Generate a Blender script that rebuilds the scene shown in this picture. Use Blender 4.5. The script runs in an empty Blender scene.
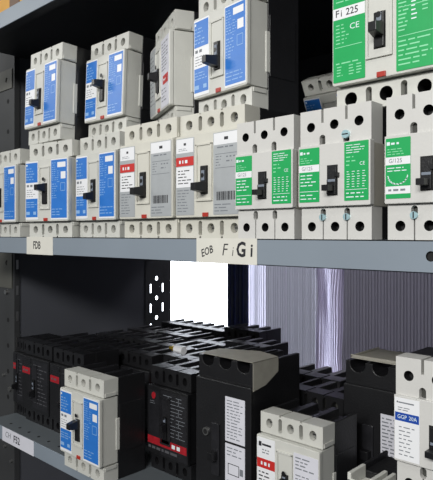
import bpy, math, random
from mathutils import Matrix, Vector
S = bpy.context.scene
COL = S.collection
rnd = random.Random(7)

# ------------------------------------------------------------------ materials
def lin(c):
    return tuple((v/255/12.92) if v/255 <= .04045 else ((v/255+.055)/1.055)**2.4 for v in c)

def mat(name, rgb, rough=.5, metal=0., var=.0, scale=30., bump=0., bscale=400., spec=.5):
    m = bpy.data.materials.new(name); m.use_nodes = True
    nt = m.node_tree; b = nt.nodes['Principled BSDF']
    c = lin(rgb)
    b.inputs['Base Color'].default_value = (*c, 1)
    b.inputs['Roughness'].default_value = rough
    b.inputs['Metallic'].default_value = metal
    b.inputs['Specular IOR Level'].default_value = spec
    tc = nt.nodes.new('ShaderNodeTexCoord')
    if var:
        n = nt.nodes.new('ShaderNodeTexNoise'); n.inputs['Scale'].default_value = scale
        n.inputs['Detail'].default_value = 4
        r = nt.nodes.new('ShaderNodeValToRGB')
        r.color_ramp.elements[0].position = .3; r.color_ramp.elements[1].position = .7
        r.color_ramp.elements[0].color = (*[v*(1-var) for v in c], 1)
        r.color_ramp.elements[1].color = (*[min(1, v*(1+var)) for v in c], 1)
        nt.links.new(tc.outputs['Object'], n.inputs['Vector'])
        nt.links.new(n.outputs['Fac'], r.inputs['Fac'])
        nt.links.new(r.outputs['Color'], b.inputs['Base Color'])
    if bump:
        n = nt.nodes.new('ShaderNodeTexNoise'); n.inputs['Scale'].default_value = bscale
        bp = nt.nodes.new('ShaderNodeBump'); bp.inputs['Strength'].default_value = bump
        bp.inputs['Distance'].default_value = .001
        nt.links.new(tc.outputs['Object'], n.inputs['Vector'])
        nt.links.new(n.outputs['Fac'], bp.inputs['Height'])
        nt.links.new(bp.outputs['Normal'], b.inputs['Normal'])
    return m

M = dict(
    cream=mat('cream plastic', (202, 202, 195), .42, var=.04, bump=.15),
    grey_cream=mat('warm grey plastic', (200, 200, 193), .42, var=.04, bump=.15),
    aged=mat('aged cream plastic', (205, 203, 192), .42, var=.04, bump=.1),
    gwhite=mat('light grey plastic', (203, 202, 198), .42, var=.03, bump=.12),
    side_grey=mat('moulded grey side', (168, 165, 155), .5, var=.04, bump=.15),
    black=mat('black moulded plastic', (26, 26, 28), .38, var=.15, bump=.3),
    black_m=mat('dusty black moulding', (34, 34, 37), .33, var=.25, scale=60, bump=.3),
    handle=mat('black toggle plastic', (22, 22, 24), .35),
    hole=mat('cavity shade black', (14, 14, 15), .7),  # shade inside holes put into the colour; black handle slots use it too
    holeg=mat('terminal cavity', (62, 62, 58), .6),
    screw=mat('zinc screw', (170, 170, 168), .3, .9),
    zinc=mat('bluish zinc screw', (190, 225, 232), .35, .6),
    brass=mat('brass', (200, 170, 60), .3, .9),
    blue=mat('blue label', (44, 116, 200), .36, var=.04, scale=80),
    blue_d=mat('deep blue band', (25, 70, 160), .4),
    green=mat('green label', (30, 164, 88), .36, var=.04, scale=80),
    red=mat('red band', (196, 44, 40), .4),
    reddark=mat('faded red stripe', (160, 30, 40), .4, var=.2, scale=120),
    redbtn=mat('red trip button', (170, 48, 36), .4),
    white=mat('label white', (232, 233, 235), .35),
    silver=mat('silver label', (182, 186, 188), .3, .25, var=.05, scale=60),
    ink=mat('black ink', (40, 40, 44), .5),
    inkg=mat('grey print', (120, 124, 130), .5),
    dimprint=mat('dusty print', (84, 84, 88), .5),
    wink=mat('white print', (225, 238, 240), .4),
    bink=mat('pale blue print', (140, 180, 225), .4),
    gink=mat('pale green print', (140, 220, 170), .4),
    paper=mat('paper label', (214, 212, 202), .7, var=.03, scale=40),
    paper2=mat('cool paper label', (214, 214, 222), .6, var=.03, scale=40),
    tape=mat('masking tape', (160, 157, 146), .6, var=.08, scale=60),
    lip=mat('blue grey enamel', (132, 142, 152), .38, var=.05, scale=6, bump=.1, bscale=150),
    shelf=mat('grey enamel', (96, 102, 106), .45, var=.08, scale=8, bump=.1),
    under=mat('enamel in shade', (40, 42, 46), .5, var=.1, scale=6),  # shade under the shelves put into the colour; upper bay backdrop shares it
    panel=mat('charcoal steel', (82, 84, 90), .5, var=.06, scale=5),
    post=mat('dark steel', (64, 65, 66), .5, .2, var=.12, scale=15),
    bluepost=mat('blue steel', (40, 46, 82), .4, .2, var=.2, scale=40),
    card=mat('cardboard', (206, 158, 84), .8, var=.08, scale=20, bump=.3),
    cardd=mat('brown packing tape', (92, 62, 34), .4),
    wall=mat('grey painted wall', (150, 148, 158), .8, var=.04, scale=4),
    floor=mat('concrete', (70, 70, 70), .7, var=.15, scale=5),
    toggle_mark=mat('handle mark grey', (120, 128, 140), .4),
)

def window_mat():
    m = bpy.data.materials.new('bright window pane'); m.use_nodes = True
    nt = m.node_tree; nt.nodes.clear()
    o = nt.nodes.new('ShaderNodeOutputMaterial'); e = nt.nodes.new('ShaderNodeEmission')
    e.inputs['Color'].default_value = (.86, .91, 1, 1); e.inputs['Strength'].default_value = 6
    nt.links.new(e.outputs[0], o.inputs[0]); return m
M['pane'] = window_mat()

def film_mat(name, clear, tint, seed):
    m = bpy.data.materials.new(name); m.use_nodes = True
    nt = m.node_tree; nt.nodes.clear(); N = nt.nodes.new; L = nt.links.new
    o = N('ShaderNodeOutputMaterial')
    tc = N('ShaderNodeTexCoord'); mp = N('ShaderNodeMapping')
    mp.inputs['Scale'].default_value = (150, 1, 1.2); mp.inputs['Location'].default_value = (seed, 0, 0)
    n = N('ShaderNodeTexNoise'); n.inputs['Scale'].default_value = 1.; n.inputs['Detail'].default_value = 3
    L(tc.outputs['Object'], mp.inputs['Vector']); L(mp.outputs['Vector'], n.inputs['Vector'])
    tr = N('ShaderNodeBsdfRefraction'); tr.inputs['IOR'].default_value = 1.04; tr.inputs['Roughness'].default_value = .34; tl = N('ShaderNodeBsdfTranslucent'); gl = N('ShaderNodeBsdfGlossy')
    df = N('ShaderNodeBsdfDiffuse')
    tr.inputs['Color'].default_value = (.8, .78, .95, 1)
    tl.inputs['Color'].default_value = (*lin(tint), 1); df.inputs['Color'].default_value = (*lin(tint), 1)
    gl.inputs['Roughness'].default_value = .25
    r = N('ShaderNodeMapRange'); r.inputs['From Min'].default_value = .35; r.inputs['From Max'].default_value = .65
    r.inputs['To Min'].default_value = 1-clear*1.6; r.inputs['To Max'].default_value = 1-clear*.5
    L(n.outputs['Fac'], r.inputs['Value'])
    a = N('ShaderNodeMixShader'); b = N('ShaderNodeMixShader'); c = N('ShaderNodeMixShader')
    a.inputs[0].default_value = .45; L(tl.outputs[0], a.inputs[1]); L(df.outputs[0], a.inputs[2])
    L(r.outputs[0], b.inputs[0]); L(tr.outputs[0], b.inputs[1]); L(a.outputs[0], b.inputs[2])
    c.inputs[0].default_value = .08; L(b.outputs[0], c.inputs[1]); L(gl.outputs[0], c.inputs[2])
    L(c.outputs[0], o.inputs[0]); return m
M['film'] = film_mat('ribbed clear plastic', .11, (205, 206, 216), 3.)
M['film3'] = film_mat('dull ribbed clear plastic', .08, (140, 137, 146), 5.)
M['navy'] = film_mat('navy tinted plastic', .03, (124, 132, 168), 8.)
M['film2'] = film_mat('crinkled clear plastic', .17, (212, 204, 226), 11.)

# ------------------------------------------------------------------ mesh building (millimetres)
_txt = {}
def text_mesh(s, shear=0., bold=0.):
    k = (s, shear, bold)
    if k not in _txt:
        c = bpy.data.curves.new('t', 'FONT'); c.body = s; c.shear = shear; c.offset = bold
        c.resolution_u = 2; c.align_x = 'CENTER'; c.align_y = 'CENTER'
        o = bpy.data.objects.new('t', c); COL.objects.link(o)
        me = o.to_mesh()
        _txt[k] = ([tuple(v.co) for v in me.vertices], [tuple(p.vertices) for p in me.polygons])
        o.to_mesh_clear(); bpy.data.objects.remove(o); bpy.data.curves.remove(c)
    return _txt[k]

class MB:
    def __init__(s): s.v = []; s.f = []; s.m = []; s.mats = []
    def mi(s, m):
        m = M[m] if isinstance(m, str) else m
        if m not in s.mats: s.mats.append(m)
        return s.mats.index(m)
    def add(s, vs, fs, m):
        k = len(s.v); i = s.mi(m); s.v += vs
        for f in fs: s.f.append([k+a for a in f]); s.m.append(i)
    def box(s, x0, x1, y0, y1, z0, z1, m):
        vs = [(x, y, z) for x in (x0, x1) for y in (y0, y1) for z in (z0, z1)]
        s.add(vs, [(0,1,3,2), (4,6,7,5), (0,4,5,1), (2,3,7,6), (0,2,6,4), (1,5,7,3)], m)
    def quad(s, x0, x1, z0, z1, y, m):          # faces -Y
        s.add([(x0,y,z0), (x1,y,z0), (x1,y,z1), (x0,y,z1)], [(0,1,2,3)], m)
    def prism(s, prof, y0, y1, m, front=True, back=True):   # prof in xz, counter-clockwise seen from -Y
        n = len(prof)
        vs = [(x, y0, z) for x, z in prof] + [(x, y1, z) for x, z in prof]
        fs = [(i, i+n, (i+1) % n+n, (i+1) % n) for i in range(n)]
        if front: fs.append(tuple(range(n)))
        if back: fs.append(tuple(range(2*n-1, n-1, -1)))
        s.add(vs, fs, m)
    def rrect(s, x0, x1, z0, z1, r, y0, y1, m, n=4):
        p = []
        for cx, cz, a0 in ((x1-r, z0+r, -90), (x1-r, z1-r, 0), (x0+r, z1-r, 90), (x0+r, z0+r, 180)):
            for i in range(n+1):
                a = math.radians(a0+90*i/n); p.append((cx+r*math.cos(a), cz+r*math.sin(a)))
        s.prism(p, y0, y1, m)
    def cyl(s, c, r, h, axis, m, n=20, r2=None):
        r2 = r if r2 is None else r2
        def P(a, rr, t):
            u, w = rr*math.cos(a), rr*math.sin(a)
            return {'y': (c[0]+u, c[1]+t, c[2]+w), 'z': (c[0]+u, c[1]+w, c[2]+t), 'x': (c[0]+t, c[1]+u, c[2]+w)}[axis]
        A = [2*math.pi*i/n for i in range(n)]
        vs = [P(a, r, 0) for a in A]+[P(a, r2, h) for a in A]
        fs = [(i, (i+1) % n, (i+1) % n+n, i+n) for i in range(n)]+[tuple(range(n-1, -1, -1)), tuple(range(n, 2*n))]
        s.add(vs, fs, m)
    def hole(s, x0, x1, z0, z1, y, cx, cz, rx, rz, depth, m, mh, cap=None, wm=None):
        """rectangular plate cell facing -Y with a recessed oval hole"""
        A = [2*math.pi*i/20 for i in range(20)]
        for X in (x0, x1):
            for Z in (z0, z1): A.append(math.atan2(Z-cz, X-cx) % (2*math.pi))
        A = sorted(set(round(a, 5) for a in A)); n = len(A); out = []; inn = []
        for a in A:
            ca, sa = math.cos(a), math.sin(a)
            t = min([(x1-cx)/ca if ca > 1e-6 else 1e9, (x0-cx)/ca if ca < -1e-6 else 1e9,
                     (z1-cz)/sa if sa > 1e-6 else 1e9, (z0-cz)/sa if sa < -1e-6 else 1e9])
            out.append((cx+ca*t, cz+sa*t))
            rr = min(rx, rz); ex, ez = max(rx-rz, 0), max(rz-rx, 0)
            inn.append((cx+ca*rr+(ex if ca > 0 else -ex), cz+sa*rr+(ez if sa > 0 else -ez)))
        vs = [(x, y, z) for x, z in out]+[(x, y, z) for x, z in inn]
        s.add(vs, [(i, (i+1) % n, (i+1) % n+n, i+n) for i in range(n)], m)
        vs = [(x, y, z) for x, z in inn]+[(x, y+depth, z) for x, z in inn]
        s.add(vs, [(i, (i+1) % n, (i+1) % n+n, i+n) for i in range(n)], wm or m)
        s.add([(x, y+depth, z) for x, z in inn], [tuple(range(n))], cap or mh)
    def text(s, t, cx, cz, size, y, m, shear=0., bold=0., rot=0., w=1.):
        vs, fs = text_mesh(t, shear, bold); c, q = math.cos(rot), math.sin(rot)
        o = []
        for v in vs:
            a, b = v[0]*size*w, v[1]*size
            o.append((cx+a*c-b*q, y, cz+a*q+b*c))
        s.add(o, fs, m)
    def lines(s, x0, x1, z0, z1, rows, y, m, seed=0, h=.42, words=4):
        r = random.Random(seed); p = (z1-z0)/rows
        for i in range(rows):
            z = z1-(i+.5)*p; x = x0; end = x0+(x1-x0)*r.uniform(.55, 1)
            while x < end-1:
                w = r.uniform(.5, 1.6)*(x1-x0)/words
                s.quad(x, min(x+w, end), z-p*h/2, z+p*h/2, y, m); x += w+p*.5
    def build(s, name, parent=None, bevel=0., smooth=False, loc=None):
        me = bpy.data.meshes.new(name)
        me.from_pydata([(a*.001, b*.001, c*.001) for a, b, c in s.v], [], s.f)
        for m in s.mats: me.materials.append(m)
        me.polygons.foreach_set('material_index', s.m)
        if smooth: me.polygons.foreach_set('use_smooth', [True]*len(s.m))
        me.update()
        o = bpy.data.objects.new(name, me); COL.objects.link(o)
        if parent: o.parent = parent
        if loc: o.location = loc
        if bevel:
            b = o.modifiers.new('Bevel', 'BEVEL'); b.width = bevel*.001; b.segments = 2
            b.limit_method = 'ANGLE'; b.angle_limit = math.radians(50)
        return o

def empty(name): o = bpy.data.objects.new(name, None); COL.objects.link(o); o.empty_display_size = .02; return o
def tag(o, label, cat, group=None):
    o['label'] = label; o['category'] = cat
    if group: o['group'] = group
def copy_tree(o):
    c = o.copy(); COL.objects.link(c)
    for ch in list(o.children):
        d = ch.copy(); COL.objects.link(d); d.parent = c
        for g in list(ch.children):
            e = g.copy(); COL.objects.link(e); e.parent = d
    return c
def place(o, x, y, z, yaw=0., lean=0., sc=(1, 1, 1)):
    """x = left edge of the front, y = front plane (metres)"""
    a = math.radians(yaw); w = o['half_w']*sc[0]
    o.location = (x+w*math.cos(a), y+w*math.sin(a), z)
    o.rotation_euler = (math.radians(lean), 0, a); o.scale = sc
    if lean < 0:
        o.location.z += .086*math.sin(math.radians(-lean)); 
    return o

# ------------------------------------------------------------------ wide frame three pole breaker (105 x 152 x 86)
def wide_labels(style, r, seed, cover_m):
    """returns list of (name, MB)"""
    Lm, Rm = MB(), MB(); y = -.5; t = -.62; t2 = -.7
    if style == 'blue':
        Lm.rrect(-51, -19.5, 28, 122, 1, y, .1, 'white')
        Lm.quad(-50, -20.5, 88, 120, t, 'blue'); Lm.quad(-50, -20.5, 32, 62, t, 'blue')
        Lm.quad(-49, -46, 115, 118, t2, 'wink'); Lm.lines(-49, -27, 91, 113, 5, t2, 'bink', seed, .3)
        Lm.lines(-48, -24, 80, 86, 1, t, 'inkg', seed+9, .6, 5); Lm.lines(-48, -24, 64, 78, 4, t, 'inkg', seed+1, .25)
        Lm.lines(-49, -22, 47, 58, 3, t2, 'bink', seed+2, .3); Lm.quad(-49, -40, 36, 41, t2, 'bink'); Lm.quad(-31, -24, 36, 41, t2, 'bink')
        Rm.rrect(12, 51, 27.5, 122.5, 1, y, .1, 'white'); Rm.quad(13, 50, 30, 121, t, 'blue')
        Rm.quad(28, 47, 109, 117, t2, 'white'); Rm.quad(36, 47, 91, 102, t2, 'white')
        Rm.lines(14.5, 27, 88, 118, 9, t2, 'bink', seed+3, .3); Rm.lines(27, 35, 85, 105, 6, t2, 'bink', seed+4, .25, 2)
        for a in (72, 84): Rm.quad(35, 46, a, a+.8, t2, 'bink')
        for a in (35, 45.3): Rm.quad(a, a+.8, 72, 84.8, t2, 'bink')
        Rm.lines(14.5, 30, 60, 85, 7, t2, 'bink', seed+5, .3); Rm.lines(14.5, 47, 33, 46, 3, t2, 'bink', seed+6, .25)
    elif style == 'redsilver':
        Lm.rrect(-51, -19.5, 28, 122, 1, y, .1, 'silver')
        Lm.quad(-50, -20.5, 104, 121, t, 'white'); Lm.quad(-37, -33, 113, 116, t2, 'ink'); Lm.lines(-46, -26, 106, 110, 2, t2, 'inkg', seed, .3)  # white top panel with its logo, lamp glare put into the white
        Lm.quad(-50.5, -20, 88, 99, t, 'red'); Lm.lines(-45, -24, 90.5, 96, 1, t2, 'wink', seed+9, .7, 6)
        Lm.quad(-50, -20.5, 62, 87, t, 'white'); Lm.lines(-47, -24, 65, 84, 5, t2, 'ink', seed+1, .3)
        Lm.lines(-48, -24, 31, 60, 8, t, 'inkg', seed+2, .28)
        Rm.rrect(12, 51, 27.5, 122.5, 1, y, .1, 'silver'); Rm.quad(13, 50, 108, 121.5, t, 'white')  # white top area of the plate also carries painted glare
        Rm.quad(29, 35, 113, 116.5, t2, 'ink'); Rm.lines(18, 46, 103, 107, 1, t, 'inkg', seed+3, .4)
        for a in (81, 97): Rm.quad(15, 48, a, a+.6, t, 'inkg')
        Rm.lines(16, 28, 83, 96, 4, t, 'inkg', seed+4, .3); Rm.lines(32, 47, 86, 96, 2, t, 'inkg', seed+5, .3)
        q = random.Random(seed); x = 17
        while x < 44:
            w = q.choice((.6, 1, 1.6)); Rm.quad(x, x+w, 44, 54, t, 'ink'); x += w+q.choice((.6, 1))
        Rm.lines(14, 46, 30, 41, 3, t, 'inkg', seed+6, .3)
    elif style == 'redwhite':
        Lm.rrect(-51, -19.5, 28, 122, 1, y, .1, 'white')
        Lm.quad(-48, -43, 111, 117, t, 'ink'); Lm.quad(-42, -26, 112.5, 115, t, 'ink'); Lm.lines(-42, -25, 102, 109, 2, t, 'inkg', seed, .4)
        Lm.quad(-51, -19.5, 84, 96, t, 'red'); Lm.lines(-44, -23, 87, 93, 1, t2, 'wink', seed+9, .7, 6)
        Lm.lines(-48, -24, 62, 81, 4, t, 'ink', seed+1, .35); Lm.lines(-48, -24, 32, 60, 7, t, 'inkg', seed+2, .3)
        Rm.rrect(12, 51, 27.5, 116, 1, y, .1, 'paper2'); Rm.lines(15, 47, 96, 113, 4, t, 'inkg', seed+3, .35)
        Rm.lines(15, 47, 32, 92, 14, t, 'inkg', seed+4, .3)
    elif style == 'redright':
        Lm.rrect(-51, -19.5, 28, 122, 1, y, .1, 'silver'); Lm.lines(-48, -24, 40, 115, 12, t, 'inkg', seed, .3)
        Rm.rrect(12, 51, 27.5, 120, 1, y, .1, 'paper2'); Rm.quad(22, 48, 58, 70, t, 'red'); Rm.lines(25, 46, 61, 67, 1, t2, 'wink', seed, .5)
        Rm.lines(16, 47, 76, 116, 9, t, 'inkg', seed+3, .35); Rm.lines(16, 47, 34, 54, 4, t, 'inkg', seed+4, .3)
    elif style == 'green':
        Lm.rrect(-51, -17, 28, 122, 1, y, .1, 'green')
        Lm.quad(-51, -17, 89, 100, t, 'white'); Lm.text('F', -46.5, 94.5, 9.5, t2, 'ink', bold=.01); Lm.text('i', -42, 94.3, 9, t2, 'ink', bold=.01); Lm.text('225', -30.5, 94.5, 9.5, t2, 'ink', w=.95, bold=.01)
        Lm.lines(-48, -24, 104, 119, 4, t, 'gink', seed, .3); Lm.text('CE', -28, 79.5, 8, t, 'wink', w=1.1)
        Lm.lines(-48, -34, 64, 85, 6, t, 'gink', seed+1, .3); Lm.quad(-49, -20, 61.5, 62.2, t, 'gink')
        Lm.lines(-48, -22, 44, 48, 1, t, 'gink', seed+7, .3)
        for a in (-47, -34, -26): Lm.lines(a, a+7, 33, 44, 4, t, 'gink', seed+2+int(a), .35, 1)
        Rm.rrect(14, 51, 27.5, 122.5, 1, y, .1, 'green'); Rm.lines(16, 26, 62, 118, 16, t, 'gink', seed+3, .35, 2)
        Rm.lines(28, 34, 70, 108, 10, t, 'wink', seed+4, .3, 1); Rm.lines(38, 44, 76, 108, 9, t, 'gink', seed+5, .3, 1)
        for a in (58, 84, 110): Rm.quad(16, 49, a, a+.7, t, 'gink')
        Rm.lines(16, 49, 31, 56, 6, t, 'gink', seed+6, .3)
    elif style == 'blackred_low':
        Lm.rrect(-48, -20, 50, 118, 1, y+.2, .1, 'black_m'); Lm.cyl((-34, -1.2, 111), 5, 1.2, 'y', 'reddark')
        Lm.lines(-44, -24, 98, 104, 2, t, 'inkg', seed, .25)
        Rm.rrect(-15, 51, 28, 121, 1, y, .1, 'black_m')
        q = random.Random(seed)
        for i in range(12):
            z = 115-i*5.1; Rm.quad(-9, 20+q.uniform(-8, 6), z, z+.8, t, 'inkg'); Rm.quad(24, 44+q.uniform(-8, 3), z, z+.8, t, 'inkg')
            if i % 3: Rm.quad(4, 5, z, z+5, t, 'inkg'); Rm.quad(30, 31, z, z+5, t, 'inkg')
        Lm2 = MB(); Lm2.quad(-50, 51, 40, 51, -.9, 'reddark'); Lm2.lines(14, 49, 41, 50, 1, -1.0, 'wink', seed, .6, 3)
        Lm2.lines(-48, 50, 32, 38, 1, -.9, 'dimprint', seed+3, .6, 9)
        return [('identity_label', Lm), ('rating_label', Rm), ('warning_stripe', Lm2)]
    elif style == 'blackred_high':
        Lm.rrect(-50, -12, 92, 104, 1, y, .1, 'reddark'); Lm.lines(-46, -18, 95, 101, 1, t, 'dimprint', seed, .5)
        for i in range(5): Lm.box(-50, -16, -1.5, .1, 107+i*3.4, 108.6+i*3.4, 'black_m')
        Rm.rrect(-8, 50, 32, 120, 1, y, .1, 'black_m'); Rm.lines(-5, 46, 40, 116, 11, t, 'dimprint', seed+1, .2)
        return [('red_band', Lm), ('rating_label', Rm)]
    else: return []
    return [('identity_label', Lm), ('rating_label', Rm)]

def wide_breaker(style, body='cream', toggle_z=58., toggle_len=20., seed=1, black=False):
    r = empty('circuit_breaker'); r['half_w'] = .0525
    bm = 'black' if black else body
    # rear housing: wire channels run front to back along both ends
    H = MB(); prof = []
    def chan(z, d, rev):
        pts = []
        for cx in (-35, 0, 35):
            pts += [(cx-12, z), (cx-11, z+d), (cx+11, z+d), (cx+12, z)]
        return pts[::-1] if rev else pts
    prof = [(-52.5, 0)]+chan(0, 9, False)+[(52.5, 0), (52.5, 152)]+chan(152, -9, True)+[(-52.5, 152)]
    H.prism(prof, 34, 86, 'black')
    for sx in (-1, 1): H.box(sx*52.5-.8, sx*52.5+.8, 36, 80, 40, 112, 'black')
    H.build('base_housing', r, .8)
    # centre cover
    Cv = MB(); Cv.rrect(-52.5, 52.5, 25, 125, 2.5, 0, 6, bm)
    Cv.box(-51.5, 51.5, 6, 34, 25.5, 124.5, 'black' if black else body)
    for sx in (-1, 1):
        Cv.box(sx*51.8-1, sx*51.8+1, 30, 39, 44, 92, bm)
    Cv.build('front_cover', r, 1.2)
    # terminal shields
    for k, (z0, z1) in enumerate(((126, 152), (0, 24))):
        T = MB(); y0 = 8; top = k == 0
        e = 2.2
        edge = []
        def notch(z, d):
            o = [(-52, z)]
            for cx in (-17.5, 17.5): o += [(cx-1.5, z), (cx-1.5, z+d), (cx+1.5, z+d), (cx+1.5, z)]
            return o+[(52, z)]
        if top: prof = [(-52, z0), (52, z0)]+notch(z1, -e)[::-1]
        else: prof = notch(z0, e)+[(52, z1), (-52, z1)]
        T.prism(prof, y0+.01, 34, bm, front=False)
        zt, zb = (z1-e, z0) if top else (z1, z0+e)
        cz = (z0+z1)/2
        xs = [(-52, -22, 'p'), (-22, -13, 'g'), (-13, 13, 'p'), (13, 22, 'g'), (22, 52, 'p')]
        for a, b, q in xs:
            cx = {-52: -36.5, -22: -17.5, -13: 0, 13: 17.5, 22: 36.5}[a]
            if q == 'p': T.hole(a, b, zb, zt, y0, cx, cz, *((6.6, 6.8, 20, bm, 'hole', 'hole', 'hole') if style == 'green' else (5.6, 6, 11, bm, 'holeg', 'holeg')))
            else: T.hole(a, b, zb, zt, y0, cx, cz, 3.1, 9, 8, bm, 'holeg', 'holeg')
        for a, b in ((-52, -19), (-16, 16), (19, 52)):
            T.quad(a, b, *( (z1-e, z1) if top else (z0, z0+e)), y0, bm)
        if not black:                    # little shouldered step beside the outer poles
            zc = z0+1 if top else z1-5
            T.box(50.5, 53.2, 10, 30, zc, zc+5, bm)
        o = T.build('terminal_shield', r, 0)
        if not black and style != 'green':
            for cx in (-36.5, 0, 36.5):
                Sc = MB(); Sc.cyl((cx, 13.5, cz), 4.2, 3, 'y', 'screw', 14); Sc.box(cx-3.6, cx+3.6, 13.3, 13.6, cz-.6, cz+.6, 'hole')
                Sc.build('terminal_screw', o)
    # handle escutcheon and toggle
    Hf = MB(); fm = 'black_m' if black else body
    for (a, b, c, d) in ((-16, -13.5, 46, 112), (8, 10.5, 46, 112), (-16, 10.5, 44, 46.5), (-16, 10.5, 110, 112.5)):
        Hf.box(a, b, -2.2, .2, c, d, fm)
    Hf.box(-13.5, 8, -.9, .2, 46, 112, fm)
    Hf.box(-8, 4, -1.2, .2, 52, 86, 'hole')
    Hf.build('handle_escutcheon', r, .4)
    Tg = MB(); z = toggle_z
    Tg.box(-6, 3, -4, 1, 53, 85, 'handle'); Tg.box(-3.5, 1.5, -5, -4, z+8, min(84, z+20), 'toggle_mark')
    Tg.cyl((-1.5, -5.1, z+14), 3.0, .8, 'y', 'handle', 14)
    vs = [(-7, -4, z-6), (4, -4, z-6), (4, -4, z+7), (-7, -4, z+7), (-5.5, -toggle_len, z-4), (2.5, -toggle_len, z-4), (2.5, -toggle_len, z+4.5), (-5.5, -toggle_len, z+4.5)]
    Tg.add(vs, [(0,3,2,1), (4,5,6,7), (0,1,5,4), (1,2,6,5), (2,3,7,6), (3,0,4,7)], 'handle')
    Tg.build('toggle_handle', r, .8)
    if not black:
        B = MB(); B.box(-5, 4, -1.6, .5, 25.5, 30.5, 'redbtn'); B.build('trip_button', r, .5)
    for n, mb in wide_labels(style, r, seed, body): mb.build(n, r)
    return r

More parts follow.
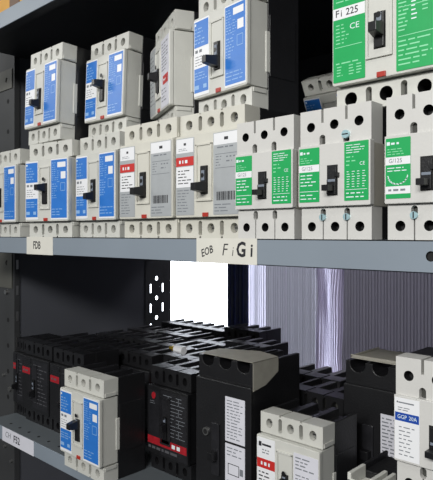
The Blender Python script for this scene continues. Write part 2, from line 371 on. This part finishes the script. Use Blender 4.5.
# ------------------------------------------------------------------ narrow three pole breaker (76 x 124 x 70)
def narrow_breaker(style='green', seed=1, white_low=False, screws=((1, 1),), low_screws=((0, 1), (1, 1)), body='gwhite'):
    r = empty('circuit_breaker'); r['half_w'] = .038
    H = MB(); H.box(-37, 37, 24, 70, 1, 123, 'black'); H.build('base_housing', r, .8)
    sx = (-12.7, 12.7); g = 1.3
    # upper wiring block
    T = MB(); y0 = 3; z1 = 124; zs = 111
    prof = [(-37.5, 87), (37.5, 87), (37.5, z1), (sx[1]+g, z1), (sx[1]+g, zs), (sx[1]-g, zs), (sx[1]-g, z1), (sx[0]+g, z1), (sx[0]+g, zs), (sx[0]-g, zs), (sx[0]-g, z1), (-37.5, z1)]
    T.prism(prof, y0, 24, body, front=False)
    cols = [(-37.5, sx[0]-g, -25.4), (sx[0]+g, sx[1]-g, 0), (sx[1]+g, 37.5, 25.4)]
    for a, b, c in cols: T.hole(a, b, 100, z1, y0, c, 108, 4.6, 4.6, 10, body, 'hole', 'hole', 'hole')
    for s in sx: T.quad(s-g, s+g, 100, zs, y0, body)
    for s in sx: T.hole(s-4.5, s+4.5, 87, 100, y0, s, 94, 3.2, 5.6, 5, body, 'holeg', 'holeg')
    for a, b in ((-37.5, sx[0]-4.5), (sx[0]+4.5, sx[1]-4.5), (sx[1]+4.5, 37.5)): T.quad(a, b, 87, 100, y0, body)
    up = T.build('upper_terminal_block', r)
    # middle cover
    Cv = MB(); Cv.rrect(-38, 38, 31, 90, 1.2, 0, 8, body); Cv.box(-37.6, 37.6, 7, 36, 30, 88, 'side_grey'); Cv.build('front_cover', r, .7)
    # lower wiring block
    T = MB(); y1 = 4.5
    prof = [(-37, 0), (sx[0]-g/2, 0), (sx[0]-g/2, 20), (sx[0]+g/2, 20), (sx[0]+g/2, 0), (sx[1]-g/2, 0), (sx[1]-g/2, 20), (sx[1]+g/2, 20), (sx[1]+g/2, 0), (37, 0), (37, 30.5), (-37, 30.5)]
    T.prism(prof, y1, 24, body, front=False)
    for a, b, c in ((-37, sx[0]-g/2, -25.4), (sx[0]+g/2, sx[1]-g/2, 0), (sx[1]+g/2, 37, 25.4)):
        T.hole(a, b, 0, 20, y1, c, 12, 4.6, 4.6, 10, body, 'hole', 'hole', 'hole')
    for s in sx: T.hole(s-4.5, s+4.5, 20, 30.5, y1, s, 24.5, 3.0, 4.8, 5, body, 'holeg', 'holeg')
    for a, b in ((-37, sx[0]-4.5), (sx[0]+4.5, sx[1]-4.5), (sx[1]+4.5, 37)): T.quad(a, b, 20, 30.5, y1, body)
    lo = T.build('lower_terminal_block', r)
    for i, s in enumerate(sx):
        if any(q[0] == i for q in screws):
            c = MB(); c.cyl((s, .5, 97), 3.8, 3, 'y', 'zinc', 16, 3.8); c.box(s-3, s+3, .2, .6, 96.5, 97.5, 'hole'); c.build('mounting_screw', up)
        if any(q[0] == i for q in low_screws):
            c = MB(); c.cyl((s, 2, 21), 3.2, 3, 'y', 'zinc', 16); c.box(s-.5, s+.5, 1.7, 2.1, 18.4, 23.6, 'hole'); c.build('mounting_screw', lo)
    # rocker slot and handle
    Hf = MB(); Hf.box(-5.5, 5.5, -.6, .2, 41, 69.5, 'hole'); Hf.build('handle_slot', r)
    Tg = MB(); Tg.box(-4.5, 4.5, -3, .4, 42, 56, 'handle'); Tg.box(-4, 4.5, -1.6, .2, 56, 68, 'black')
    Tg.box(-3.5, 4.5, -3.2, -2.6, 53.5, 56, 'toggle_mark')
    Tg.box(-4.5, 3, -12, -3, 45, 50.5, 'handle'); Tg.box(3.5, 7.5, -3, 0, 58, 62, 'handle')
    Tg.build('toggle_handle', r, .5)
    y, t, t2 = -.4, -.5, -.6
    Lm, Rm = MB(), MB()
    if style == 'green':
        Lm.rrect(-36.5, -14, 35.5, 87.5, .6, y, .1, 'green'); Lm.quad(-35.5, -32.5, 81.5, 84.5, t, 'wink'); Lm.lines(-31.5, -19, 81, 84.5, 1, t, 'wink', seed, .5)
        Lm.lines(-35, -20, 72.5, 79, 3, t, 'gink', seed+1, .3)
        Lm.quad(-36.5, -14, 64.5, 71.2, t, 'white'); Lm.text('G/125', -27.5, 67.8, 5.2, t2, 'inkg', w=.95)
        if white_low:
            Lm.lines(-35, -17, 58, 63, 2, t, 'wink', seed+2, .3)
            for i in range(9):
                a = math.pi*(1.08+.105*i); Lm.text('~', -25.5+8.5*math.cos(a), 55+7*math.sin(a), 7, t, 'wink', rot=a+math.pi/2, bold=.02)
            Lm.quad(-36.5, -14, 39.5, 46, t, 'white'); Lm.lines(-34, -17, 41, 44.5, 1, t2, 'inkg', seed+3, .5)
        else:
            Lm.lines(-35, -17, 50, 63, 4, t, 'wink', seed+2, .28); Lm.quad(-35.5, -15, 45.5, 46, t, 'wink'); Lm.lines(-35, -17, 37, 44, 2, t, 'wink', seed+3, .25)
        Rm.rrect(12.5, 36.5, 35.5, 89, .6, y, .1, 'green'); Rm.lines(14.5, 34, 78, 87, 4, t, 'wink', seed+4, .28)
        Rm.text('CE', 30.5, 68.5, 4.5, t, 'wink'); Rm.lines(14.5, 25, 66, 77, 3, t, 'gink', seed+5, .28)
        for i in range(4):
            x = 15+i*5.2; Rm.lines(x, x+3.5, 47, 63, 7, t, 'wink', seed+6+i, .25, 1)
        Rm.quad(14, 35, 45.3, 45.7, t, 'wink'); Rm.lines(14.5, 35, 37, 44, 2, t, 'wink', seed+11, .28)
        Lm.build('identity_label', r); Rm.build('rating_label', r)
    elif style == 'bluewhite':
        Lm.rrect(-37, -14, 33, 88, .6, y, .1, 'white'); Lm.quad(-35, -34, 83.4, 85, t, 'ink'); Lm.quad(-33.5, -19, 83.4, 84.6, t, 'inkg')
        Lm.lines(-34, -18, 76.5, 80.5, 2, t, 'inkg', seed, .35)
        Lm.quad(-36.6, -14.4, 67.5, 75, t, 'blue_d'); Lm.text('GGP', -30, 71.2, 5, t2, 'wink', w=.9); Lm.text('20A', -20, 71.2, 5, t2, 'wink', w=.9)
        Lm.lines(-33, -18, 36, 64, 8, t, 'inkg', seed+1, .25)
        Lm.build('identity_label', r)
    return r

# ------------------------------------------------------------------ SHELVING
Z0 = 0.0055                   # height of the camera above the middle shelf
LOW = -.3745; UPP = .3845     # top surfaces of the lower and upper shelf
XL, XR = -1.15, .06; YB = .565
def shelf(label, ztop, xl, yf, yb, thick=27, hole=None):
    r = empty('shelf'); z = ztop*1000
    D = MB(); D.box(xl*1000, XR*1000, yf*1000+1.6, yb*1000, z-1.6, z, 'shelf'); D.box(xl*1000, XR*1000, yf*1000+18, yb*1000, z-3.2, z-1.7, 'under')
    D.build('deck', r)
    P = MB(); f = yf*1000
    xa, xb = xl*1000, XR*1000
    if hole:
        hx, hz = hole
        P.quad(xa, hx-12, z-thick, z, f, 'lip'); P.hole(hx-12, hx+12, z-thick, z, f, hx, z-hz, 4.3, 4.3, 2.8, 'lip', 'hole', 'hole', 'hole')
        P.quad(hx+12, xb, z-thick, z, f, 'lip'); P.box(xa, xb, f+2.9, f+3.4, z-thick, z, 'lip'); P.box(xa, xb, f, f+3, z-.8, z, 'lip'); P.box(xa, xb, f, f+3, z-thick, z-thick+.8, 'lip')
        P.build('front_lip', r)
    else:
        P.box(xa, xb, f, f+1.6, z-thick, z, 'lip'); P.build('front_lip', r, .6)
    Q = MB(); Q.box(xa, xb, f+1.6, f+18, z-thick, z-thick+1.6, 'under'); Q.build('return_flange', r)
    tag(r, label, 'shelf'); return r
sm = shelf('middle grey steel shelf holding the rows of pale breakers', 0, XL+.003, -.008, YB, hole=(-195.5, 13))
sl = shelf('lower steel shelf crowded with black breakers', LOW, XL+.002, .065, YB)
su = shelf('upper steel shelf crossing the top left corner, cardboard box on it', UPP, XL+.003, -.008, YB)
# pairs of holes punched in the lower deck
for i, (hx, hy) in enumerate(((-1.02, .10), (-.985, .102), (-.95, .099), (-.90, .098), (-.865, .101), (-1.06, .099))):
    pass
hb = MB()
for hx in range(-1090, -850, 36): hb = MB(); hb.cyl((hx, 84, LOW*1000+.02), 3, .25, 'z', 'hole', 12); hb.build('punched_hole', sl)

def post(name, label, front=True):
    r = empty(name); x = XL*1000
    if front:
        F = MB()
        yf = 121
        F.box(x-90, x, yf, yf+2, -1000, 800, 'post'); F.box(x, x+2, yf, yf+12, -1000, 800, 'post'); F.build('angle_post', r)
        for k, zt in enumerate((UPP*1000-27, -27)):
            G = MB(); h = 42 if k == 0 else 84
            cz = zt-30 if k else zt-22
            G.hole(x-80, x-5, zt-h, zt, yf-2.2, x-28, cz, 5.5, 5.5, 2, 'wall' if False else 'gus', 'hole'); G.box(x-80, x-5, yf-.4, yf-.1, zt-h, zt, 'gus')
            G.build('gusset_plate', r)
        for bx, bz in ((-30, -120), (-14, -326), (-42, -300), (-36, -453), (-8, -478)):  # lowest discs are added bright spots for light seen through slots
            B = MB(); B.cyl((x+bx, yf-5, bz), 5 if bz in (-120, -326) else 3, 5, 'y', 'screw', 12); B.build('bolt_lit_slot', r)
        for bz in (290, 225, 165, 105, 45, -180, -235, -290, -345): H = MB(); H.cyl((x-26, yf-.3, bz), 5, .4, 'y', 'hole', 12); H.build('punched_hole', r)
        for bz in (-60, -115, -170, -225, -280): H = MB(); H.box(x+1.5, x+2.4, yf+4, yf+9, bz-10, bz+10, 'screw'); H.build('slot', r)
    else:
        # side flange, pierced right through
        F = MB(); ya, yb = 478, 563; pitch = 51.2
        n = 0; z = -1000
        rows = []
        def cell(y0, y1, z0, z1, cy, cz, ry, rz):
            b = MB(); b.hole(y0, y1, z0, z1, 0, cy, cz, ry, rz, 2, 'post', 'hole')
            b.f.pop(); b.m.pop()                      # open the hole
            for v, f, m_ in ((b.v, b.f, b.m),):
                F.add([(x+2-vy, vx, vz) for vx, vy, vz in b.v], [tuple(q) for q in b.f], 'post')
        def flat(y0, y1, z0, z1): F.add([(x+2, y0, z0), (x+2, y1, z0), (x+2, y1, z1), (x+2, y0, z1)], [(0, 1, 2, 3)], 'post')
        zc0 = -111
        ks = range(-4, 1)
        top = zc0+25.6; bot = zc0-4*51.2-25.6
        for k in range(-4, 1):
            zc = zc0+k*51.2
            a0, a1 = zc-25.6, zc+25.6
            cell(507, 526, a0, a1, 516, zc, 5, 5.6)
            for (q0, q1, cy) in ((486, 507, 496), (526, 548, 537)):
                cell(q0, q1, a0, a1, cy, zc-25.6+ 2.0 if False else zc-1, 3, 12) if False else None
            # slots sit half a pitch below the circles
        for k in range(-4, 1):
            zc = zc0+k*51.2-25.6
            for (q0, q1, cy) in ((486, 507, 496), (526, 548, 537)):
                cell(q0, q1, zc-25.6, zc+25.6, cy, zc, 3, 12)
        flat(ya, 486, bot, top); flat(548, yb, bot, top)
        for (q0, q1) in ((486, 507), (526, 548)): flat(q0, q1, top-25.6, top)
        flat(ya, yb, top, 800); flat(507, 526, bot-25.6, bot); flat(ya, yb, -1000, bot-25.6)
        flat(ya, 486, bot-25.6, bot); flat(548, yb, bot-25.6, bot)
        F.box(x-10, x+2, yb, yb+2, -1000, 800, 'post')
        F.build('angle_post', r)
    tag(r, label, 'shelf post'); return r
M['gus'] = mat('grey gusset steel', (92, 92, 86), .5, .2, var=.08, scale=20)
post('shelf_upright', 'front left dark steel post with gusset plates and bolts')
post('shelf_upright', 'perforated dark post left of the bright window', False)
p = MB(); p.box(XL*1000-1.5, XL*1000, 123.5, 490, -1000, 800, 'panel'); o = p.build('side_panel')
tag(o, 'dark charcoal side panel closing the left end of the shelving', 'panel')
p = MB(); p.box(-1147, XR*1000, 566, 568, -3, 800, 'under'); o = p.build('dark_backdrop')  # sheet added so the background of the upper bay stays dark
tag(o, 'added backdrop keeping the upper bay dark behind the breakers', 'panel')
p = MB()
for i in range(5): p.box(-946+i*13, -946+i*13+8, 568-(i % 2)*3, 574, -1000, 0, 'navy')
p.box(-946, -883, 572, 574.5, -1000, 0, 'navy')
o = p.build('plastic_strip', bevel=1.); tag(o, 'dark blue ribbed strip on the right edge of the bright window', 'plastic curtain')

# corrugated clear plastic hanging behind the shelf
def film(name, label, x0, x1, m, pitch, amp, wob, y=620):
    n = int((x1-x0)/pitch*6); rows = 14; z0, z1 = -900, -6
    vs = []; fs = []; q = random.Random(int(x0)); ph = [q.uniform(0, 6) for _ in range(n+1)]
    for j in range(rows+1):
        z = z0+(z1-z0)*j/rows
        for i in range(n+1):
            x = x0+(x1-x0)*i/n
            w = wob*math.sin(z*.02+x*.09)+wob*.6*math.sin(z*.045+x*.05)
            vs.append((x+w, y+amp*math.sin(2*math.pi*(x-x0)/pitch)+.4*amp*math.sin(x*.31), z))
    for j in range(rows):
        for i in range(n):
            a = j*(n+1)+i; fs.append((a, a+1, a+n+2, a+n+1))
    b = MB(); b.add(vs, fs, m); o = b.build(name, smooth=True); tag(o, label, 'plastic curtain'); return o
film('plastic_curtain', 'hanging ribbed clear plastic sheet next to the dark blue upright', -926, -722, 'film', 7., 2.2, 0)
film('plastic_curtain', 'crinkled bright lavender plastic strip between two duller sheets', -722, -655, 'film2', 6., 2.6, 2.5, 618)
film('plastic_curtain', 'dull violet-grey ribbed plastic sheet at the right edge', -655, -250, 'film3', 7., 1.8, 0, 621)

# ------------------------------------------------------------------ room behind
def struct(o): o['kind'] = 'structure'; return o
WY = 1732
w = MB(); wx0, wx1, wz0, wz1 = -2760, -1765, -620, 300
w.box(-4200, wx0, WY, WY+80, -1000, 2200, 'wall'); w.box(wx1, -1452, WY, WY+80, -1000, 2200, 'wall')
w.box(wx0, wx1, WY, WY+80, -1000, wz0, 'wall'); w.box(wx0, wx1, WY, WY+80, wz1, 2200, 'wall')
w.box(-1452, -1390, WY, WY+80, -1000, -620, 'wall'); w.box(-1452, -1390, WY, WY+80, 300, 2200, 'wall'); w.box(-1390, 1500, WY, WY+80, -1000, 2200, 'wall')
struct(w.build('wall_back'))
w = MB(); w.box(wx0, wx1, WY+50, WY+56, wz0, wz1, 'pane'); struct(w.build('window_1'))
w = MB(); w.box(-1452, -1390, WY+50, WY+56, -620, 300, 'pane'); struct(w.build('glow_slit'))  # added glowing slit that brightens the crinkled plastic strip
w = MB(); w.box(-4200, 1500, -3200, 1812, -1020, -1000, 'floor'); struct(w.build('floor'))

# ------------------------------------------------------------------ cardboard box and paper labels
b = MB(); zt = UPP*1000+1
b.box(-1140, -893, 6, 300, zt, zt+150, 'card'); b.box(-940, -905, 5, 6.2, zt+2, zt+150, 'cardd')
o = b.build('cardboard_box', bevel=1.5); tag(o, 'tan cardboard box at the left on the upper shelf', 'box')

def paper(label, x0, x1, z0, z1, y, m, texts, parentname='shelf_label'):
    b = MB(); b.box(x0, x1, y-.5, y-.1, z0, z1, m)
    for t in texts: b.text(*t)
    o = b.build(parentname); tag(o, label, 'label'); return o
yL = -8.05
paper('small off-white paper tag reading FDB on the middle shelf edge', -855, -776, -27, .5, yL, 'paper',
      [('FDB', -823, -13, 17, yL-.6, 'ink', 0, .02, 0, .75)])
paper('paper label hand-lettered EOB and Fi Gi on the middle shelf edge', -467, -378, -27, .5, yL, 'paper',
      [('EOB', -450.5, -14.5, 12, yL-.6, 'ink', .2, .014, .32, .85), ('F', -424, -12.5, 19, yL-.6, 'ink', .2, -.006, 0, .95), ('i', -412, -14, 15, yL-.6, 'ink', .15, -.01, 0, 1),
       ('G', -400, -12, 22, yL-.6, 'ink', .05, .03, 0, .85), ('i', -385.5, -12.5, 19, yL-.6, 'ink', .05, .02, 0, 1)])
yq = 64.9
paper('white paper label reading CH F52 on the lower shelf edge', -1087, -965, (LOW*1000)-27, LOW*1000+.3, yq, 'paper2',
      [('CH', -1064, LOW*1000-12, 16, yq-.6, 'inkg', .2, 0, 0, 1), ('F52', -1029, LOW*1000-14, 19, yq-.6, 'ink', 0, .02, 0, .9)])

# ------------------------------------------------------------------ breakers on the middle shelf
GB = 'bottom row of breakers on the middle shelf'; GU = 'breakers stacked on the bottom row'; GL = 'breakers on the lower shelf'
blue_up = wide_breaker('blue', 'grey_cream', 78, 19, 3)
blue_dn = wide_breaker('blue', 'grey_cream', 60, 17, 9)
CLR = .0002
b = place(copy_tree(blue_up), -.8695, -.003, CLR, yaw=8, sc=(1, 1, .99)); tag(b, 'blue-labelled breaker on the middle shelf above the FDB paper tag', 'circuit breaker', GB)
b = place(copy_tree(blue_dn), -1.001, -.006, CLR, sc=(1, 1, .97)); tag(b, 'blue-labelled breaker cut off by the left edge on the middle shelf', 'circuit breaker', GB)
b = place(copy_tree(blue_dn), -.7645, .024, CLR, sc=(.96, 1, 1)); tag(b, 'blue-labelled breaker right beside the first silver and red one, handle low', 'circuit breaker', GB)
rs = wide_breaker('redsilver', 'aged', 60, 20, 21)
b = place(rs, -.6245, .002, CLR, sc=(1, 1, .98)); tag(b, 'silver-labelled breaker with red band, left of its twin on middle shelf', 'circuit breaker', GB)
b = place(copy_tree(rs), -.5185, .006, CLR, sc=(1, 1, .98)); tag(b, 'silver-labelled breaker with red band standing next to the green ones', 'circuit breaker', GB)
g = narrow_breaker('green', 31, screws=(), low_screws=())
b = place(g, -.4125, -.004, CLR); tag(b, 'green-labelled breaker without screws, right above the Fi Gi paper label', 'circuit breaker', GB)
g2 = narrow_breaker('green', 31, screws=((1, 1),), low_screws=((0, 1), (1, 1)))
b = place(g2, -.3295, -.004, CLR, sc=(1.02, 1, 1.0)); tag(b, 'green-labelled breaker with shiny zinc screw at its top right', 'circuit breaker', GB)
g3 = narrow_breaker('green', 51, white_low=True, screws=(), low_screws=((0, 1),))
b = place(g3, -.2385, -.004, CLR); tag(b, 'green-labelled breaker with peeling white sticker, at the right edge', 'circuit breaker', GB)

# upper tier
zt = .152+CLR*2
b = place(blue_dn, -.891, .006, .1505+CLR*2, lean=-1.8, sc=(.94, 1, 1)); tag(b, 'leftmost blue-labelled breaker of the upper tier, handle low', 'circuit breaker', GU)
b = place(copy_tree(blue_up), -.7815, .050, zt, lean=-2.2, sc=(.94, 1, 1)); tag(b, 'blue-labelled upper tier breaker with its handle raised', 'circuit breaker', GU)
rw = wide_breaker('redwhite', 'cream', 74, 16, 41)
b = place(wide_breaker('redright', 'cream', 74, 16, 43), -.6575, .083, .1490+CLR*2, yaw=-26.4); tag(b, 'breaker turned sideways in upper tier showing its plain side and a red patch', 'circuit breaker', GU)
bb = wide_breaker('blue', 'cream', 61, 22, 63)
b = place(bb, -.5215, .040, .1490+CLR*2, yaw=-7, sc=(.95, 1, 1.01)); tag(b, 'large blue-labelled breaker cut by the top edge, beside the sideways one', 'circuit breaker', GU)
gb = wide_breaker('green', 'cream', 68, 17, 71)
b = place(gb, -.306, .020, .124+CLR*2, yaw=1); tag(b, 'large green breaker marked Fi 225 at the top right', 'circuit breaker', GU)

# rear pieces in the upper bay
bk = wide_breaker('blackred_high', 'cream', 60, 14, 81, black=True)
b = copy_tree(blue_dn); b.rotation_euler = (math.radians(27), 0, 0); b.location = (-.518, .405, .1255); b.scale = (1, 1, 1)
tag(b, 'pale breaker tipped forward in the dark behind the green row', 'circuit breaker')
bk2 = wide_breaker('blackred_high', 'cream', 60, 5, 81, black=True)
ng = place(narrow_breaker('none', 1, screws=(), low_screws=(), body='black'), -.556, .400, CLR); tag(ng, 'black breaker hidden under the pale one tipped forward at the back', 'circuit breaker')

# ------------------------------------------------------------------ lower shelf
zl = LOW+CLR
b = place(copy_tree(blue_up), -.832, .038, zl, sc=(1.05, 1.02, 1.035)); tag(b, 'blue-labelled white breaker at front of the lower shelf', 'circuit breaker', GL)
b = place(copy_tree(rw), -.468, .100, zl, yaw=0, sc=(.9, 1, 1)); tag(b, 'cream breaker with red band at front of the lower shelf', 'circuit breaker', GL)
kl = wide_breaker('blackred_low', 'cream', 70, 12, 91, black=True)
b = place(kl, -.7235, .132, zl, sc=(.9, 1, 1.09)); tag(b, 'black breaker with red dot and red stripe low on its face', 'circuit breaker', GL)
for i, x in enumerate((-1.098, -.990)):
    b = place(copy_tree(bk), x, .112, zl, sc=(.98, 1, 1.06))
    tag(b, ['black breaker with red band, second from the left end of the lower shelf', 'black breaker with red band directly left of the blue-labelled white one'][i], 'circuit breaker', GL)
b = place(copy_tree(bk), -1.145, .117, zl, sc=(.40, 1, 1.05)); tag(b, 'narrow black breaker with red band at the far left end of lower shelf', 'circuit breaker', GL)
# black breakers packed behind
GR = 'black breakers packed behind the front ones on the lower shelf'
rows = []
for ry, xs in ((.205, (-1.13, -1.02, -.91)), (.298, (-1.12, -1.012, -.906)), (.390, (-1.12, -1.012, -.904, -.796)),
               (.482, (-1.10, -.992, -.884))):
    for x in xs: rows.append((x, ry))
rows += [(-.800, .226), (-.69, .232), (-.575, .30), (-.465, .345), (-.36, .336)]
first = True
for i, (x, y) in enumerate(rows):
    h = 1+rnd.uniform(-.02, .05)+(.05 if y > .45 else 0)+(.05 if y > .38 and x > -.9 else 0)
    b = copy_tree(bk2)
    place(b, x, y, zl, yaw=0, sc=(.98, .98, h))
    tag(b, 'black breaker packed upright behind the front ones on the lower shelf', 'circuit breaker', GR)
b = place(bk2, -.5145, .223, zl, sc=(.9, 1, .99)); tag(b, 'black breaker between the tall taped one and the tall one with a cream strip', 'circuit breaker', GL)

# tall black frames
def tall_breaker(kind):
    r = empty('circuit_breaker'); r['half_w'] = .051; Hh = 208; W = 51
    B = MB(); prof = [(-W, 0), (W, 0), (W, Hh)]
    for cx in (33, 0, -33):
        for i in range(9):
            a = math.pi*i/8; prof.append((cx+11*math.cos(a), Hh-5-9*math.sin(a) if 0 < i < 8 else Hh-5))
        prof[-9:] = [(cx+11, Hh)]+prof[-9:]+[(cx-11, Hh)]
    prof.append((-W, Hh)); B.prism(prof, 6, 109, 'black'); B.build('base_housing', r, .8)
    C = MB(); C.rrect(-W, W, 22, Hh-30, 2, 0, 7, 'black'); C.build('front_cover', r, 1.2)
    T = MB()
    for sx in (-17, 17): T.box(sx-2, sx+2, 8, 100, Hh, Hh+2.5, 'black')
    T.build('phase_barriers', r, .5)
    T = MB()
    if kind == 0:
        T.rrect(-18, -4, 48, 120, 2, -3, 0, 'black_m'); T.box(-16, -6, -14, -3, 70, 82, 'handle'); T.build('toggle_handle', r, 1)
        K = MB(); K.cyl((-30, -2.5, 104), 5.5, 2.5, 'y', 'screw', 18); K.cyl((-30, -3, 104), 3.6, .6, 'y', 'hole', 18); K.build('test_button', r)
        P = MB(); P.box(6, 41, -.5, .1, 100, 160, 'paper2'); P.lines(9, 38, 103, 157, 13, -.6, 'inkg', 5, .3)
        P.build('rating_label', r)
        P = MB(); P.box(6, 41, -.5, .1, 40, 97, 'paper2'); P.lines(9, 38, 80, 94, 3, -.6, 'inkg', 6, .3); P.lines(9, 38, 44, 50, 1, -.6, 'inkg', 6, .3)
        for a, c, d, e in ((11, 30, 70, 71), (11, 30, 56, 57), (11, 12, 56, 71), (30, 31, 56, 71)): P.quad(a, c, d, e, -.6, 'ink')
        P.quad(32, 38, 59, 68, -.6, 'inkg'); P.build('wiring_label', r)
        A = MB(); zt = Hh+3
        A.add([(-46, 4, zt), (W+.6, 4, zt), (W+.6, 58, zt), (10, 70, zt), (-46, 44, zt)], [(0, 1, 2, 3, 4)], 'tape')
        A.add([(W+.6, 4, zt), (W+.6, 4, zt-38), (W+.6, 30, zt-34), (W+.6, 58, zt-20), (W+.6, 58, zt)], [(0, 1, 2, 3, 4)], 'tape')
        A.lines(-30, 20, 0, 1, 1, 0, 'inkg', 3) if False else None
        o = A.build('masking_tape', r); sd = o.modifiers.new('Solidify', 'SOLIDIFY'); sd.thickness = .0006
    else:
        T.rrect(-22, -6, 60, 130, 2, -3, 0, 'black_m'); T.box(-20, -8, -13, -3, 86, 98, 'handle'); T.build('toggle_handle', r, 1)
        P = MB(); P.box(4, 32, -.5, .1, 86, 148, 'paper2'); P.lines(6, 30, 89, 145, 12, -.6, 'inkg', 15, .35); P.build('rating_label', r)
    return r
t0 = place(tall_breaker(0), -.5845, .106, zl); tag(t0, 'tall black breaker with masking tape over its top and two paper labels', 'circuit breaker', GL)
t1 = place(tall_breaker(1), -.4115, .216, zl); tag(t1, 'tall black breaker with a narrow silver label, cream strip on its top', 'circuit breaker', GL)
# cream strip lying on it
s = MB(); zc = (LOW+.2115)*1000
s.box(-405, -300, 224, 300, zc, zc+1.5, 'tape'); s.box(-405, -300, 224, 226, zc+1.5, zc+5, 'tape'); s.box(-405, -402, 224, 300, zc+1.5, zc+4, 'tape')
o = s.build('plastic_strip', bevel=.5); tag(o, 'cream plastic strip lying on the tall black breaker at the right', 'plastic strip')

# right end of the lower shelf: a white notched breaker with another on top
def notched():
    r = empty('circuit_breaker'); r['half_w'] = .05
    B = MB(); B.box(-50, 50, 36, 86, 0, 139, 'black')
    for cx in (-50, -18, 15, 47): B.box(cx, cx+3, 36, 86, 139, 145, 'black')
    B.build('base_housing', r, .8)
    C = MB(); C.box(-50, 50, 6, 36, 0, 132, 'cream')
    C.box(-50, 50, 6, 9, 132, 139, 'cream')
    for cx in (-50, -26, -17, 8, 17, 46): C.box(cx, cx+4, 6, 36, 132, 145, 'cream')
    C.build('front_cover', r, .8)
    F = MB(); F.rrect(-49, 49, 26, 116, 2, 0, 6.2, 'cream'); F.build('face_plate', r, 1)
    T = MB(); T.box(-6, 4, -10, 0, 60, 70, 'handle'); T.build('toggle_handle', r, .8)
    return r
nb = place(notched(), -.2965, .026, zl+.0); tag(nb, 'white breaker at bottom right, only its notched top edge visible', 'circuit breaker', GL)
nb.location.z = zl; 
gw = narrow_breaker('bluewhite', 61, screws=(), low_screws=((1, 1),))
b = place(gw, -.2405, .018, LOW+.1455, sc=(1, 1, 1)); tag(b, 'white breaker with a blue band, stacked at the bottom right corner', 'circuit breaker', GL)

# brass tipped connector on the black breakers
c = empty('cable_connector')
k = MB(); k.cyl((0, 0, 0), 6.5, 20, 'x', 'white', 16); k.cyl((20, 0, 0), 7.5, 5, 'x', 'white', 16); k.build('insulator', c, .8)
k = MB(); k.cyl((-16, 0, 0), 3.4, 16, 'x', 'brass', 14); k.cyl((-9, 0, 0), 5, 4, 'x', 'brass', 6); k.build('brass_tip', c)
tag(c, 'small white connector with a brass tip lying on the black breakers', 'connector')
c.location = (-.785, .25, LOW+.152*1.05+.008); c.rotation_euler = (0, 0, math.radians(-5))

# remove unused prototypes
def kill(o):
    for ch in list(o.children): kill(ch)
    bpy.data.objects.remove(o)
kill(rw); kill(blue_up); kill(bk)

# ------------------------------------------------------------------ light
def area(name, loc, target, sx, sy, power, col=(1, 1, 1)):
    l = bpy.data.lights.new(name, 'AREA'); l.shape = 'RECTANGLE'; l.size = sx; l.size_y = sy; l.energy = power; l.color = col
    o = bpy.data.objects.new(name, l); COL.objects.link(o); o.location = loc
    o.rotation_euler = (Vector(target)-Vector(loc)).to_track_quat('-Z', 'Y').to_euler(); return o
area('aisle fluorescent', (.15, -2.0, .86), (-.55, 0, 0), 1.4, .3, 50, (1, .99, .97))
area('far aisle fluorescent', (-2.6, -1.5, 1.0), (-.9, 0, .1), .9, .3, 9, (1, 1, .98))
area('ceiling fluorescent', (.2, -1.2, 1.9), (-.5, .1, 0), 1.2, .3, 8, (1, .99, .96))
area('curtain backlight', (-.9, 1.5, .9), (-.6, .7, -.2), 1.2, .3, 13, (.92, .92, 1))  # unseen lamp added behind the shelf to brighten the plastic curtain
area('rear wall fill', (-1.2, 1.0, 1.6), (-1.0, 1.7, -.3), 1.0, .3, 8, (.92, .92, 1))  # unseen lamp added to lighten the rear wall
W = bpy.data.worlds.new('World'); S.world = W; W.use_nodes = True
W.node_tree.nodes['Background'].inputs['Color'].default_value = (.85, .92, 1, 1)
W.node_tree.nodes['Background'].inputs['Strength'].default_value = .13

# ------------------------------------------------------------------ camera
cam = bpy.data.cameras.new('Camera'); co = bpy.data.objects.new('Camera', cam); COL.objects.link(co); S.camera = co
cam.sensor_fit = 'VERTICAL'; cam.sensor_height = 24; cam.lens = 24*575/480
n = math.hypot(575, 606.5); vx, vy = -575/n, 606.5/n
co.location = (0, -.468, Z0)
co.rotation_euler = Vector((vx, vy, 0)).to_track_quat('-Z', 'Y').to_euler()
cam.shift_y = -(240-233.7)/480
cam.clip_start = .01
S.view_settings.view_transform = 'Standard'; S.view_settings.look = 'None'; S.view_settings.gamma = 1
S.view_settings.exposure = 0.0; S.view_settings.use_curve_mapping = False
